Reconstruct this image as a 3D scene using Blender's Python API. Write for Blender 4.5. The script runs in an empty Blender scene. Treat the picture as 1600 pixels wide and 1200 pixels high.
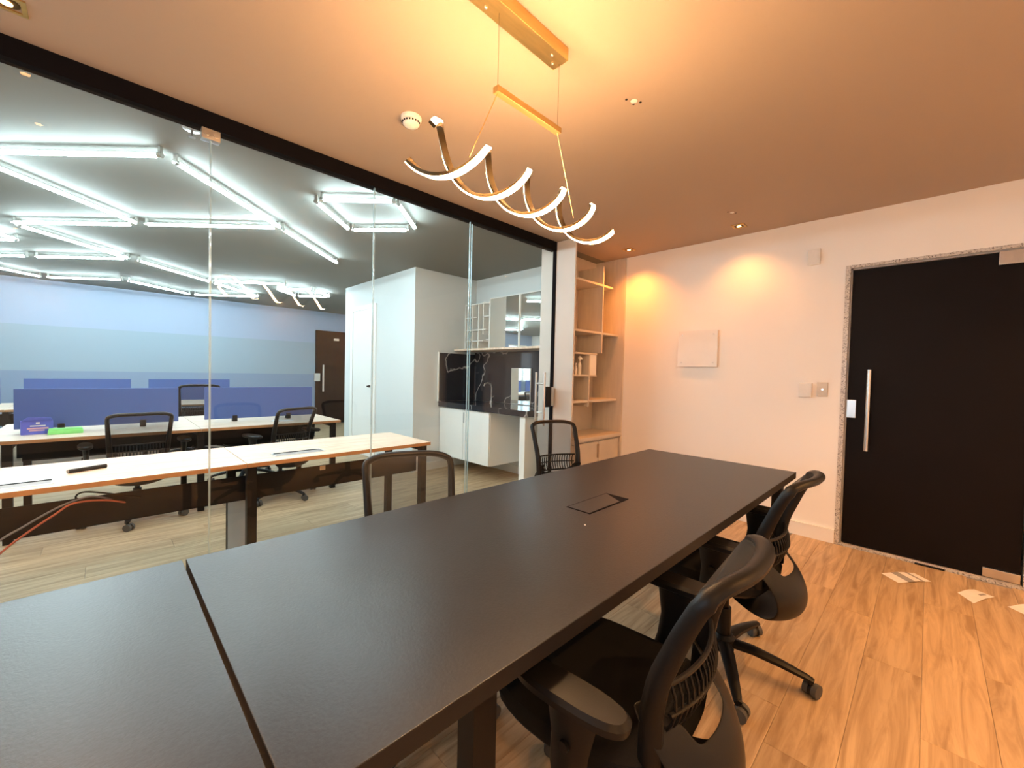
import bpy, bmesh, math, random
from mathutils import Vector, Matrix
random.seed(4)
C = bpy.context.scene.collection
PI = math.pi
def R(a): return math.radians(a)

# ------------------------------------------------------------------ camera, world, exposure
W_, H_ = 1600, 1200
F_PX = 645.97
YAW, PITCH, ROLL = R(45.272), R(-1.5744), R(-1.3404)
f = Vector((math.cos(YAW)*math.cos(PITCH), math.sin(YAW)*math.cos(PITCH), math.sin(PITCH)))
r_ = Vector((math.sin(YAW), -math.cos(YAW), 0)); d_ = f.cross(r_)
r2 = math.cos(ROLL)*r_ + math.sin(ROLL)*d_
d2 = -math.sin(ROLL)*r_ + math.cos(ROLL)*d_
cam = bpy.data.objects.new('camera', bpy.data.cameras.new('camera'))
C.objects.link(cam)
m = Matrix.Identity(4)
for i, v in enumerate((r2, -d2, -f)):
    for j in range(3): m[j][i] = v[j]
m[0][3], m[1][3], m[2][3] = 0, 0, 1.3
cam.matrix_world = m
cam.data.sensor_width = 36; cam.data.sensor_fit = 'HORIZONTAL'
cam.data.lens = 36*F_PX/W_
cam.data.clip_start = .02
S = bpy.context.scene
S.camera = cam
S.view_settings.view_transform = 'Standard'
S.view_settings.look = 'None'
S.view_settings.gamma = 1
S.view_settings.use_curve_mapping = False
S.view_settings.exposure = 1.4

TUBE_E = 34.0          # emission of the cool light tubes
STRIP_E = 138.0         # emission of the pendant strips
SPOT_W = 38.0         # watts of each warm downlight
COOL = (.74, .93, 1.0)
WARM = (1.0, .46, .14)
PEND = (1.0, .57, .26)

w = bpy.data.worlds.new('world'); S.world = w; w.use_nodes = True
bg = w.node_tree.nodes['Background']
bg.inputs[0].default_value = (.62, .80, 1, 1); bg.inputs[1].default_value = 1.8

# ------------------------------------------------------------------ helpers
def mat(name, col, rough=.5, metal=0, spec=.5, emit=None, es=0, noise=None, bump=None, alpha=None):
    m = bpy.data.materials.new(name); m.use_nodes = True
    nt = m.node_tree; b = nt.nodes['Principled BSDF']
    b.inputs['Base Color'].default_value = (*col, 1)
    b.inputs['Roughness'].default_value = rough
    b.inputs['Metallic'].default_value = metal
    b.inputs['Specular IOR Level'].default_value = spec
    if emit:
        b.inputs['Emission Color'].default_value = (*emit, 1); b.inputs['Emission Strength'].default_value = es
    if noise or bump:
        tc = nt.nodes.new('ShaderNodeTexCoord')
        mp = nt.nodes.new('ShaderNodeMapping'); nt.links.new(tc.outputs['Object'], mp.inputs[0])
        sc = (noise or bump)[0]
        mp.inputs['Scale'].default_value = sc if isinstance(sc, tuple) else (sc, sc, sc)
        n = nt.nodes.new('ShaderNodeTexNoise'); n.inputs['Scale'].default_value = 1; n.inputs['Detail'].default_value = 5
        nt.links.new(mp.outputs[0], n.inputs[0])
    if noise:
        cr = nt.nodes.new('ShaderNodeValToRGB')
        a = noise[1]
        cr.color_ramp.elements[0].position = .3; cr.color_ramp.elements[1].position = .7
        cr.color_ramp.elements[0].color = (*[c*(1-a) for c in col], 1)
        cr.color_ramp.elements[1].color = (*[min(1, c*(1+a)) for c in col], 1)
        nt.links.new(n.outputs[0], cr.inputs[0]); nt.links.new(cr.outputs[0], b.inputs['Base Color'])
    if bump:
        bp = nt.nodes.new('ShaderNodeBump'); bp.inputs['Strength'].default_value = bump[1]; bp.inputs['Distance'].default_value = .002
        nt.links.new(n.outputs[0], bp.inputs['Height']); nt.links.new(bp.outputs[0], b.inputs['Normal'])
    if alpha is not None:
        out = nt.nodes['Material Output']
        tr = nt.nodes.new('ShaderNodeBsdfTransparent'); mx = nt.nodes.new('ShaderNodeMixShader')
        mx.inputs[0].default_value = alpha
        nt.links.new(tr.outputs[0], mx.inputs[1]); nt.links.new(b.outputs[0], mx.inputs[2]); nt.links.new(mx.outputs[0], out.inputs[0])
    return m

def wood_mat(name, ca, cb, rough, sx=1.2, sy=14, rnd=.12):
    m = bpy.data.materials.new(name); m.use_nodes = True
    nt = m.node_tree; N = nt.nodes.new; L = nt.links.new; b = nt.nodes['Principled BSDF']
    tc = N('ShaderNodeTexCoord'); oi = N('ShaderNodeObjectInfo')
    ad = N('ShaderNodeVectorMath'); ad.operation = 'ADD'
    ml = N('ShaderNodeVectorMath'); ml.operation = 'SCALE'; ml.inputs[0].default_value = (17, 31, 5)
    L(oi.outputs['Random'], ml.inputs['Scale']); L(tc.outputs['Object'], ad.inputs[0]); L(ml.outputs[0], ad.inputs[1])
    mp = N('ShaderNodeMapping'); mp.inputs['Scale'].default_value = (sx, sy, 3); L(ad.outputs[0], mp.inputs[0])
    n = N('ShaderNodeTexNoise'); n.inputs['Scale'].default_value = 1.6; n.inputs['Detail'].default_value = 6; n.inputs['Distortion'].default_value = .9
    n.inputs['Roughness'].default_value = .62
    L(mp.outputs[0], n.inputs[0])
    cr = N('ShaderNodeValToRGB'); cr.color_ramp.elements[0].position = .34; cr.color_ramp.elements[1].position = .62
    cr.color_ramp.elements[0].color = (*ca, 1); cr.color_ramp.elements[1].color = (*cb, 1)
    L(n.outputs[0], cr.inputs[0])
    mr = N('ShaderNodeMapRange'); mr.inputs['To Min'].default_value = 1-rnd; mr.inputs['To Max'].default_value = 1+rnd
    L(oi.outputs['Random'], mr.inputs[0])
    hs = N('ShaderNodeHueSaturation'); L(cr.outputs[0], hs.inputs['Color']); L(mr.outputs[0], hs.inputs['Value'])
    L(hs.outputs[0], b.inputs['Base Color'])
    b.inputs['Roughness'].default_value = rough
    bp = N('ShaderNodeBump'); bp.inputs['Strength'].default_value = .15; bp.inputs['Distance'].default_value = .001
    L(n.outputs[0], bp.inputs['Height']); L(bp.outputs[0], b.inputs['Normal'])
    return m

def glass_mat(name, tint=(.93, .97, .96)):
    m = bpy.data.materials.new(name); m.use_nodes = True
    nt = m.node_tree; N = nt.nodes.new; L = nt.links.new
    nt.nodes.remove(nt.nodes['Principled BSDF']); out = nt.nodes['Material Output']
    g = N('ShaderNodeBsdfGlossy'); g.inputs['Roughness'].default_value = 0.0
    t = N('ShaderNodeBsdfTransparent'); t.inputs[0].default_value = (*tint, 1)
    fr = N('ShaderNodeFresnel'); fr.inputs['IOR'].default_value = 1.5
    ge = N('ShaderNodeNewGeometry')
    mx = N('ShaderNodeMixShader'); L(fr.outputs[0], mx.inputs[0]); L(t.outputs[0], mx.inputs[1]); L(g.outputs[0], mx.inputs[2])
    t2 = N('ShaderNodeBsdfTransparent')
    m2 = N('ShaderNodeMixShader'); L(ge.outputs['Backfacing'], m2.inputs[0]); L(mx.outputs[0], m2.inputs[1]); L(t2.outputs[0], m2.inputs[2])
    L(m2.outputs[0], out.inputs[0])
    return m

def marble_mat(name):
    m = bpy.data.materials.new(name); m.use_nodes = True
    nt = m.node_tree; N = nt.nodes.new; L = nt.links.new; b = nt.nodes['Principled BSDF']
    tc = N('ShaderNodeTexCoord')
    n = N('ShaderNodeTexNoise'); n.inputs['Scale'].default_value = 1.1; n.inputs['Detail'].default_value = 4; L(tc.outputs['Object'], n.inputs[0])
    s = N('ShaderNodeMath'); s.operation = 'SUBTRACT'; s.inputs[1].default_value = .52; L(n.outputs[0], s.inputs[0])
    a = N('ShaderNodeMath'); a.operation = 'ABSOLUTE'; L(s.outputs[0], a.inputs[0])
    cr = N('ShaderNodeValToRGB'); cr.color_ramp.elements[0].position = 0; cr.color_ramp.elements[1].position = .006
    cr.color_ramp.elements[0].color = (.5, .48, .46, 1); cr.color_ramp.elements[1].color = (.028, .028, .034, 1)
    L(a.outputs[0], cr.inputs[0]); L(cr.outputs[0], b.inputs['Base Color'])
    b.inputs['Roughness'].default_value = .07
    return m

def granite_mat(name):
    m = bpy.data.materials.new(name); m.use_nodes = True
    nt = m.node_tree; N = nt.nodes.new; L = nt.links.new; b = nt.nodes['Principled BSDF']
    tc = N('ShaderNodeTexCoord')
    v = N('ShaderNodeTexVoronoi'); v.inputs['Scale'].default_value = 160; L(tc.outputs['Object'], v.inputs[0])
    n = N('ShaderNodeTexNoise'); n.inputs['Scale'].default_value = 90; L(tc.outputs['Object'], n.inputs[0])
    mx = N('ShaderNodeMix'); mx.data_type = 'FLOAT'; mx.inputs[0].default_value = .5
    L(v.outputs['Color'], mx.inputs[2]); L(n.outputs[0], mx.inputs[3])
    cr = N('ShaderNodeValToRGB'); e = cr.color_ramp.elements
    e[0].position = .28; e[0].color = (.13, .11, .10, 1); e[1].position = .5; e[1].color = (.62, .58, .54, 1)
    L(mx.outputs[0], cr.inputs[0]); L(cr.outputs[0], b.inputs['Base Color']); b.inputs['Roughness'].default_value = .3
    return m

def band_mat(name):
    # far wall painted in three pale blue bands, split at fixed heights
    m = bpy.data.materials.new(name); m.use_nodes = True
    nt = m.node_tree; N = nt.nodes.new; L = nt.links.new; b = nt.nodes['Principled BSDF']
    tc = N('ShaderNodeTexCoord'); sx = N('ShaderNodeSeparateXYZ'); L(tc.outputs['Object'], sx.inputs[0])
    mr = N('ShaderNodeMapRange'); mr.inputs['From Max'].default_value = 2.6; L(sx.outputs['Z'], mr.inputs[0])
    cr = N('ShaderNodeValToRGB'); cr.color_ramp.interpolation = 'CONSTANT'; e = cr.color_ramp.elements
    e[0].position = 0; e[0].color = (.22, .30, .43, 1)
    e[1].position = 1.155/2.6; e[1].color = (.29, .38, .46, 1)
    k = e.new(1.87/2.6); k.color = (.33, .41, .55, 1)
    L(mr.outputs[0], cr.inputs[0]); L(cr.outputs[0], b.inputs['Base Color']); b.inputs['Roughness'].default_value = .6
    return m

M = dict(
    white=mat("white_paint", (.90, .87, .83), .6, bump=(60, .08)),
    ceil=mat("ceiling_paint_warm_lit", (.43, .34, .265), .75, bump=(40, .08)),  # same paint in both rooms; warm room light brightens this colour
    ceil2=mat('ceiling_paint_dimmed', (.20, .20, .18), .75, bump=(40, .08)),  # the one ceiling paint again, darkened to offset the tube light
    owhite=mat('cool_white_paint', (.68, .72, .72), .6, bump=(60, .08)),
    offw=mat('warm_off_white_panel', (.60, .55, .50), .5, noise=((4, 4, 2), .03)),
    taupe=mat('taupe_back_board', (.22, .20, .18), .6, noise=(20, .08)),
    lam=mat('white_laminate', (.87, .87, .84), .35, bump=((3, 30, 3), .05)),
    cream=mat('cream_laminate', (.62, .56, .48), .45, noise=((4, 30, 4), .06)),
    plank=wood_mat('oak_vinyl_plank', (.36, .24, .135), (.60, .44, .27), .5, rnd=.10),
    oak=wood_mat('light_oak_board', (.66, .48, .35), (.88, .71, .56), .38, 1.2, 26, .03),
    edge=mat('oak_edge_band', (.40, .20, .085), .5, noise=((6, 40, 6), .12)),
    top=mat('charcoal_table_laminate', (.024, .027, .034), .33, spec=.32, noise=(160, .12), bump=(420, .18)),
    topedge=mat('charcoal_edge_band', (.016, .014, .014), .6, spec=.3, bump=(200, .1)),
    black=mat('black_steel', (.009, .008, .008), .5, spec=.22, bump=(300, .1)),
    track=mat('black_aluminium', (.006, .005, .006), .9, spec=.1, bump=(200, .05)),
    greym=mat('grey_steel', (.28, .28, .28), .45, bump=(200, .1)),
    plastic=mat('black_plastic', (.008, .0075, .0075), .42, spec=.25, bump=(400, .12)),
    darkfab=mat('black_seat_fabric', (.012, .012, .013), .95, spec=.2, bump=(900, .5)),
    net=mat('black_back_netting', (.02, .02, .02), .8, noise=(500, .3), alpha=.52),
    chrome=mat('brushed_steel', (.70, .68, .65), .28, 1, bump=((2, 2, 300), .05)),
    gold=mat('brushed_gold', (.72, .50, .20), .35, 1, noise=((8, 60, 60), .08)),
    golddk=mat('dark_brass', (.13, .09, .045), .5, 1, noise=((8, 60, 60), .08)),
    strip=mat('warm_light_strip', (1, .9, .7), .5, emit=PEND, es=STRIP_E, noise=(20, .02)),
    tube=mat('cool_light_tube', (1, 1, 1), .4, emit=COOL, es=TUBE_E, noise=(20, .01)),
    glass=glass_mat('clear_glass'),
    glassedge=mat('polished_glass_edge', (.40, .58, .66), .3, noise=(8, .1), alpha=.5),
    mirror=mat('silver_mirror', (.88, .92, .90), .02, 1, noise=(3, .01)),
    marble=marble_mat('black_marble_white_veins'),
    granite=granite_mat('speckled_granite'),
    band=band_mat('blue_band_wall_paint'),
    blkdoor=mat('black_painted_glass', (.007, .005, .005), .5, spec=.12, noise=(4, .1)),
    navy=mat('navy_screen_fabric', (.06, .11, .31), .85, noise=(300, .12), bump=(500, .3)),
    blue=mat('blue_card', (.09, .12, .60), .5, noise=(30, .1)),
    green=mat('green_plastic', (.25, .75, .22), .4, noise=(30, .05)),
    pink=mat('pale_pink_print', (.75, .42, .48), .6, noise=(30, .05)),
    paper=mat('white_paper', (.80, .78, .76), .7, noise=(30, .04)),
    greyp=mat('grey_print', (.32, .31, .31), .7, noise=(30, .04)),
    red=mat('dark_red_cover', (.20, .02, .02), .5, noise=(40, .1)),
    cabler=mat('orange_red_cable', (.36, .10, .06), .5, noise=(40, .05)),
    cableg=mat('grey_cable', (.16, .17, .21), .5, noise=(40, .05)),
    beige=mat('beige_plate', (.50, .38, .27), .35, .5, noise=(40, .05)),
    smoke=mat('white_plastic', (.80, .78, .74), .45, noise=(40, .02)),
    rubber=mat('grey_caster_rubber', (.07, .07, .07), .6, noise=(80, .1)),
    acryl=mat('acrylic_sheet', (.86, .84, .80), .06, noise=(5, .03), bump=((7, 5, 5), .9)),
)

class MB:
    def __init__(s): s.v = []; s.f = []
    def add(s, vs, fs):
        o = len(s.v); s.v += [tuple(v) for v in vs]; s.f += [tuple(i+o for i in q) for q in fs]; return s
    def box(s, x0, x1, y0, y1, z0, z1):
        return s.add([(x0,y0,z0),(x1,y0,z0),(x1,y1,z0),(x0,y1,z0),(x0,y0,z1),(x1,y0,z1),(x1,y1,z1),(x0,y1,z1)],
                     [(3,2,1,0),(4,5,6,7),(0,1,5,4),(1,2,6,5),(2,3,7,6),(3,0,4,7)])
    def cbox(s, x0, x1, y0, y1, z0, z1, c):     # chamfered box
        bm = bmesh.new(); bmesh.ops.create_cube(bm, size=1)
        for v in bm.verts: v.co = Vector(((x0+x1)/2+v.co.x*(x1-x0), (y0+y1)/2+v.co.y*(y1-y0), (z0+z1)/2+v.co.z*(z1-z0)))
        bmesh.ops.bevel(bm, geom=bm.edges[:], offset=c, segments=2, profile=.7, affect='EDGES')
        bm.verts.index_update()
        s.add([v.co[:] for v in bm.verts], [[v.index for v in q.verts] for q in bm.faces]); bm.free(); return s
    def cyl(s, a, b, r, n=16, r2=None, caps=True):
        a, b = Vector(a), Vector(b); r2 = r if r2 is None else r2
        t = (b-a).normalized(); u = t.orthogonal().normalized(); w = t.cross(u)
        vs = []
        for P, q in ((a, r), (b, r2)):
            for k in range(n):
                A = 2*PI*k/n; vs.append(P+q*(math.cos(A)*u+math.sin(A)*w))
        fs = [(k, (k+1) % n, n+(k+1) % n, n+k) for k in range(n)]
        if caps: fs += [tuple(range(n-1, -1, -1)), tuple(range(n, 2*n))]
        return s.add(vs, fs)
    def tube(s, pts, r, n=8, flat=None, up=(0, 1, 0), closed=False):
        # sweep; flat=(a,b) half sizes (a along side, b along 'up'), r may be a list scale
        P = [Vector(p) for p in pts]; m = len(P); vs = []
        for i in range(m):
            if closed: t = (P[(i+1) % m]-P[i-1]).normalized()
            else: t = (P[min(i+1, m-1)]-P[max(i-1, 0)]).normalized()
            U = Vector(up); U = (U-t*U.dot(t))
            if U.length < 1e-4: U = t.orthogonal()
            U.normalize(); sd = t.cross(U).normalized()
            rr = r[i] if isinstance(r, (list, tuple)) else r
            a, b = (flat[0]*rr, flat[1]*rr) if flat else (rr, rr)
            for k in range(n):
                A = 2*PI*(k+.5)/n
                vs.append(P[i]+sd*a*math.cos(A)+U*b*math.sin(A))
        fs = []
        for i in range(m if closed else m-1):
            for k in range(n):
                j = (i+1) % m
                fs.append((i*n+k, i*n+(k+1) % n, j*n+(k+1) % n, j*n+k))
        if not closed: fs += [tuple(range(n-1, -1, -1)), tuple(range((m-1)*n, m*n))]
        return s.add(vs, fs)
    def lathe(s, prof, c=(0, 0, 0), n=28):
        vs = []; cx, cy, cz = c
        for r, z in prof:
            for k in range(n):
                A = 2*PI*k/n; vs.append((cx+r*math.cos(A), cy+r*math.sin(A), cz+z))
        fs = []
        for i in range(len(prof)-1):
            for k in range(n): fs.append((i*n+k, i*n+(k+1) % n, (i+1)*n+(k+1) % n, (i+1)*n+k))
        fs += [tuple(range(n-1, -1, -1)), tuple(range((len(prof)-1)*n, len(prof)*n))]
        return s.add(vs, fs)
    def super(s, rings, n=40, e=4, c=(0, 0)):    # rings: (hx, hy, z)
        vs = []
        for hx, hy, z in rings:
            for k in range(n):
                A = 2*PI*k/n; ca, sa = math.cos(A), math.sin(A)
                q = (abs(ca)**e+abs(sa)**e)**(-1/e)
                vs.append((c[0]+hx*ca*q, c[1]+hy*sa*q, z))
        fs = []
        for i in range(len(rings)-1):
            for k in range(n): fs.append((i*n+k, i*n+(k+1) % n, (i+1)*n+(k+1) % n, (i+1)*n+k))
        fs += [tuple(range(n-1, -1, -1)), tuple(range((len(rings)-1)*n, len(rings)*n))]
        return s.add(vs, fs)
    def build(s, name, m, parent=None, smooth=False, loc=None):
        me = bpy.data.meshes.new(name); me.from_pydata(s.v, [], s.f); me.update()
        me.materials.append(m if not isinstance(m, str) else M[m])
        if smooth:
            for p in me.polygons: p.use_smooth = True
            if hasattr(me, 'set_sharp_from_angle'): me.set_sharp_from_angle(angle=R(38))
        o = bpy.data.objects.new(name, me); C.objects.link(o)
        if parent: o.parent = parent
        if loc: o.location = loc
        return o
def B(*a): return MB().box(*a)
def CB(*a): return MB().cbox(*a)

def tag(o, label, cat, group=None, kind=None):
    if label: o['label'] = label
    if cat: o['category'] = cat
    if group: o['group'] = group
    if kind: o['kind'] = kind
    return o
def thing(name, label, cat, loc=(0, 0, 0), rz=0, group=None):
    o = bpy.data.objects.new(name, None); C.objects.link(o); o.empty_display_size = .1
    o.location = loc; o.rotation_euler = (0, 0, rz)
    return tag(o, label, cat, group)
def struct(o, label=None):
    o['kind'] = 'structure'
    if label: o['label'] = label; 
    return o
def copy_tree(o, parent=None):
    c = o.copy(); C.objects.link(c)
    if parent: c.parent = parent
    for ch in list(o.children): copy_tree(ch, c)
    return c

# ------------------------------------------------------------------ setting
H = 2.6
XD = 4.14      # door wall of the meeting room
YG = 2.645     # glass partition
fl = struct(B(-3.7, 4.5, -2.3, 10.1, -.06, -.006).build('floor', 'greyp'), 'light oak vinyl plank floor through both rooms')
cache = {}
def plank_mesh(L):
    k = round(L, 3)
    if k not in cache:
        wv, c = .0985, .0016
        mb = MB()
        h = L/2
        mb.add([(-h,-wv,-.005),(h,-wv,-.005),(h,wv,-.005),(-h,wv,-.005),
                (-h,-wv,-.0012),(h,-wv,-.0012),(h,wv,-.0012),(-h,wv,-.0012),
                (-h+c,-wv+c,0),(h-c,-wv+c,0),(h-c,wv-c,0),(-h+c,wv-c,0)],
               [(3,2,1,0),(0,1,5,4),(1,2,6,5),(2,3,7,6),(3,0,4,7),(4,5,9,8),(5,6,10,9),(6,7,11,10),(7,4,8,11),(8,9,10,11)])
        me = bpy.data.meshes.new('plank'); me.from_pydata(mb.v, [], mb.f); me.update(); me.materials.append(M['plank'])
        cache[k] = (me, mb)
    return cache[k]
rest = MB()
PW, PL = .198, 1.32
row = 0; y = -2.2+PW/2; cnt = 0
while y < 10.0:
    x = -3.6 - [0, .44, .88, .22, .66, 1.1][row*5 % 6]*1.0
    while x < 4.13:
        a, b = max(x, -3.6), min(x+PL, 4.13 if y < 6.6 else 4.35)
        if b-a > .05:
            L = b-a-.0012; me, mb = plank_mesh(L)
            cx = (a+b)/2
            depth = cx*.70+y*.71
            inview = depth > .9 and y < 6.4 and y > -.75 and cx-y*1.0 > -5.2 and not (cx > 2.9 and y > 4.6)
            if inview and cnt < 300:
                o = bpy.data.objects.new('plank', me); C.objects.link(o); o.parent = fl; o.location = (cx, y, 0); cnt += 1
            else:
                rest.add([(v[0]+cx, v[1]+y, v[2]) for v in mb.v], mb.f)
        x += PL
    y += PW; row += 1
rp = rest.build('plank_field', 'plank', fl); rp['kind'] = 'stuff'

struct(B(-2.4, 4.5, -1.5, YG+.03, H, H+.08).build('ceiling', 'ceil'), 'matte ceiling of the meeting room, colour lightened for its warm light')
struct(B(-3.7, 4.5, YG+.03, 10.1, H, H+.08).build('ceiling_office', 'ceil2'), 'matte ceiling of the office, same paint darkened against tube light')

# walls
struct(B(XD, XD+.12, .492, 2.84, 0, H).build('wall_east', 'white'), 'white wall beside the black door, washed by warm downlights')
struct(B(XD, XD+.12, -1.5, -.56, 0, H).build('wall_east_side', 'white'), 'white wall right of the black door')
struct(B(XD, XD+.12, -.56, .492, 2.194, H).build('wall_east_lintel', 'white'), 'white wall over the black door')
struct(MB().box(-2.4, -2.3, -1.4, .2, 0, H).box(-2.4, -2.3, 2.2, YG+.02, 0, H).box(-2.4, -2.3, .2, 2.2, 0, .95).box(-2.4, -2.3, .2, 2.2, 2.3, H).build('wall_west', 'white'), 'white wall behind the viewpoint')
w2 = struct(MB().box(-2.38, -2.33, .2, .25, .95, 2.3).box(-2.38, -2.33, 2.15, 2.2, .95, 2.3).box(-2.38, -2.33, .25, 2.15, .95, 1.0).box(-2.38, -2.33, .25, 2.15, 2.25, 2.3).box(-2.37, -2.34, 1.18, 1.22, 1.0, 2.25).build('window_added', 'smoke'), 'unseen window added behind the viewpoint to light the near table')  # unseen window, added to throw cool daylight on the near table
B(-2.358, -2.352, .25, 2.15, 1.0, 2.25).build('window_pane', 'glass', w2)
for nm, lc, ry, sx, sy in (('added_window_portal', (-2.42, 1.2, 1.62), -90, 1.35, 2.0),):
    al = bpy.data.lights.new(nm, 'AREA'); al.shape = 'RECTANGLE'; al.size = sx; al.size_y = sy; al.cycles.is_portal = True
    ao = bpy.data.objects.new(nm, al); C.objects.link(ao); ao.location = lc; ao.rotation_euler = (0, R(ry), 0)  # portal guiding sky light through the added window
struct(B(-2.3, XD, -1.5, -1.4, 0, H).build('wall_south', 'white'), 'white wall at the right of the meeting room')
struct(B(-3.7, -3.6, YG, 10.1, 0, H).build('wall_west_office', 'white'), 'white end wall of the open office')
struct(B(-3.7, -2.4, YG-.1, YG, 0, H).build('wall_south_office', 'white'), 'white wall of the open office')
# far wall with window opening
fw = B(-2.45, 4.5, 9.95, 10.08, 0, H).box(-3.7, -3.35, 9.95, 10.08, 0, H).box(-3.35, -2.45, 9.95, 10.08, 0, 1.0).box(-3.35, -2.45, 9.95, 10.08, 2.25, H)
struct(fw.build('wall_north', 'band'), 'far office wall painted in three pale blue bands')
wn = struct(B(-3.35, -3.30, 9.96, 10.06, 1.0, 2.25).box(-2.50, -2.45, 9.96, 10.06, 1.0, 2.25).box(-3.35, -2.45, 9.96, 10.06, 1.0, 1.05)
            .box(-3.35, -2.45, 9.96, 10.06, 2.2, 2.25).box(-2.92, -2.88, 9.97, 10.05, 1.05, 2.2).build('window_1', 'smoke'), 'office window with white blinds, seen in the mirror')
B(-3.3, -2.5, 10.0, 10.006, 1.05, 2.2).build('window_pane', 'glass', wn)
for k in range(18):
    MB().add([(-3.29, 9.975, 1.08+k*.062), (-2.51, 9.975, 1.08+k*.062), (-2.51, 9.995, 1.10+k*.062), (-3.29, 9.995, 1.10+k*.062),
              (-3.29, 9.975, 1.083+k*.062), (-2.51, 9.975, 1.083+k*.062), (-2.51, 9.995, 1.103+k*.062), (-3.29, 9.995, 1.103+k*.062)],
             [(3,2,1,0),(4,5,6,7),(0,1,5,4),(1,2,6,5),(2,3,7,6),(3,0,4,7)]).build('blind_slat', 'smoke', wn)
# office right side: kitchenette wall, white volume, corridor end
struct(B(3.8, 3.95, 2.84, 4.6, 0, H).build('wall_kitchenette', 'owhite'), 'white wall behind the kitchenette')
bv = struct(B(2.8, 4.4, 4.6, 6.70, 0, H).build('wall_white_block', 'owhite'), 'white block enclosing a small room in the office')
struct(B(4.35, 4.5, 6.7, 9.95, 0, H).build('wall_corridor', 'white'), 'white wall at the end of the office corridor')
dd = struct(B(2.782, 2.80, 5.62, 5.70, 0, 2.25).box(2.782, 2.80, 6.38, 6.46, 0, 2.25).box(2.782, 2.80, 5.70, 6.38, 2.19, 2.25).build('door_2', 'lam'), 'plain white door in the white block of the office')
B(2.792, 2.80, 5.705, 6.375, .01, 2.185).build('door_leaf', 'lam', dd)
MB().cyl((2.792, 5.79, 1.05), (2.772, 5.79, 1.05), .018, 14).cyl((2.772, 5.79, 1.05), (2.745, 5.79, 1.05), .012, 14).build('door_knob', 'black', dd, True)

# baseboards
bb = MB().cbox(XD-.016, XD, .492, 2.41, 0, .107, .003).box(XD-.020, XD, .492, 2.41, .107, .112)
struct(bb.build('baseboard_east', 'white'), 'white baseboard under the warm lit wall')
struct(MB().box(3.785, 3.8, 3.0, 4.6, 0, .1).build('baseboard_kitchenette', 'lam'), 'white baseboard in the kitchenette recess')
struct(MB().box(2.8, 3.8, 4.585, 4.6, 0, .1).build('baseboard_white_block', 'lam'), 'white baseboard along the white block')

# glass partition -------------------------------------------------
tk = struct(MB().box(-2.3, 3.20, YG-.005, YG+.065, H-.085, H).box(3.187, 3.20, YG-.002, YG+.035, 0, H-.085).build('trim_1', 'track'), 'black aluminium head track and jamb of the glass wall')
struct(B(-2.3, 3.19, YG+.005, YG+.045, 0, .025).build('trim_2', 'chrome'), 'metal floor channel of the glass wall')
gp = thing('glass_partition', 'frameless clear glass wall with sliding glass door under black track', 'glass wall', (0, YG+.02, 0))
for a, b in ((-2.3, .398), (.402, 1.297), (1.301, 2.14)):
    B(a, b, -.005, .005, .02, 2.53).build('glass_panel', 'glass', gp)
for x in (.40, 1.299):
    B(x-.004, x+.004, -.006, .006, .02, 2.52).build('glass_joint', 'glassedge', gp)
gd = B(2.10, 3.14, -.030, -.020, .02, 2.50).build('sliding_door_panel', 'glass', gp)
B(2.0985, 2.1015, -.031, -.019, .02, 2.50).build('glass_edge', 'glassedge', gd)
B(2.1395, 2.1425, -.006, .006, .02, 2.50).build('glass_joint', 'glassedge', gp)
for yy in (-.075, .03):
    MB().cyl((3.0, yy, .80), (3.0, yy, 1.31), .012, 14).build('pull_handle', 'chrome', gd, True)
hb = MB()
for zz in (.92, 1.20): hb.cyl((3.0, -.075, zz), (3.0, .03, zz), .008, 12)
hb.build('handle_standoff', 'chrome', gd, True)
CB(3.07, 3.14, -.045, -.005, .97, 1.17, .003).build('lock_case', 'black', gd)
CB(3.14, 3.185, -.05, -.01, .98, 1.165, .003).build('strike_plate', 'chrome', gp)
cn = MB().cbox(.36, .44, -.022, .022, 2.46, 2.515, .004).cyl((.38, -.03, 2.488), (.38, .03, 2.488), .012, 12).cyl((.42, -.03, 2.488), (.42, .03, 2.488), .012, 12)
cn.build('patch_fitting', 'chrome', gp, True)

# ------------------------------------------------------------------ black door with granite surround
struct(MB().box(XD-.006, XD+.12, .462, .492, 0, 2.194).box(XD-.006, XD+.12, -.56, -.462, 0, 2.194).box(XD-.006, XD+.12, -.462, .462, 2.172, 2.194)
       .box(XD-.006, XD+.12, -.462, .462, -.004, .012).build('trim_3', 'granite'), 'speckled granite surround of the black door')
dr = struct(B(XD+.028, XD+.040, -.452, .448, .022, 2.155).build('door_1', 'blkdoor'), 'tall black glass door with steel bar handle')
B(XD+.01, XD+.05, .450, .462, .012, 2.185).box(XD+.01, XD+.05, -.462, .462, 2.158, 2.172).build('door_rebate', 'greym', dr)
B(XD+.015, XD+.05, -.46, .455, .011, .020).build('door_threshold', 'chrome', dr)
MB().cyl((XD-.045, .322, .77), (XD-.045, .322, 1.385), .014, 18).cyl((XD-.045, .322, .87), (XD+.03, .322, .87), .009, 12).cyl((XD-.045, .322, 1.285), (XD+.03, .322, 1.285), .009, 12).build('pull_handle', 'chrome', dr, True)
CB(XD+.008, XD+.03, .395, .452, 1.01, 1.15, .003).build('lock_plate', 'chrome', dr)
CB(XD+.006, XD+.03, -.452, -.29, 2.075, 2.160, .003).build('hinge_patch', 'chrome', dr)
CB(XD+.006, XD+.03, -.452, -.29, .025, .085, .003).build('hinge_patch', 'chrome', dr)
B(XD-.02, XD-.0125, -.12, .03, 0, .012).build('door_stop', 'black', dr)

struct(B(XD+.13, XD+.16, -1.0, 1.0, 0, 2.6).build('wall_light_stop', 'white'), 'unseen panel added behind the black door to stop light leaks')  # added out of sight so sky light cannot leak round the door
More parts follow.
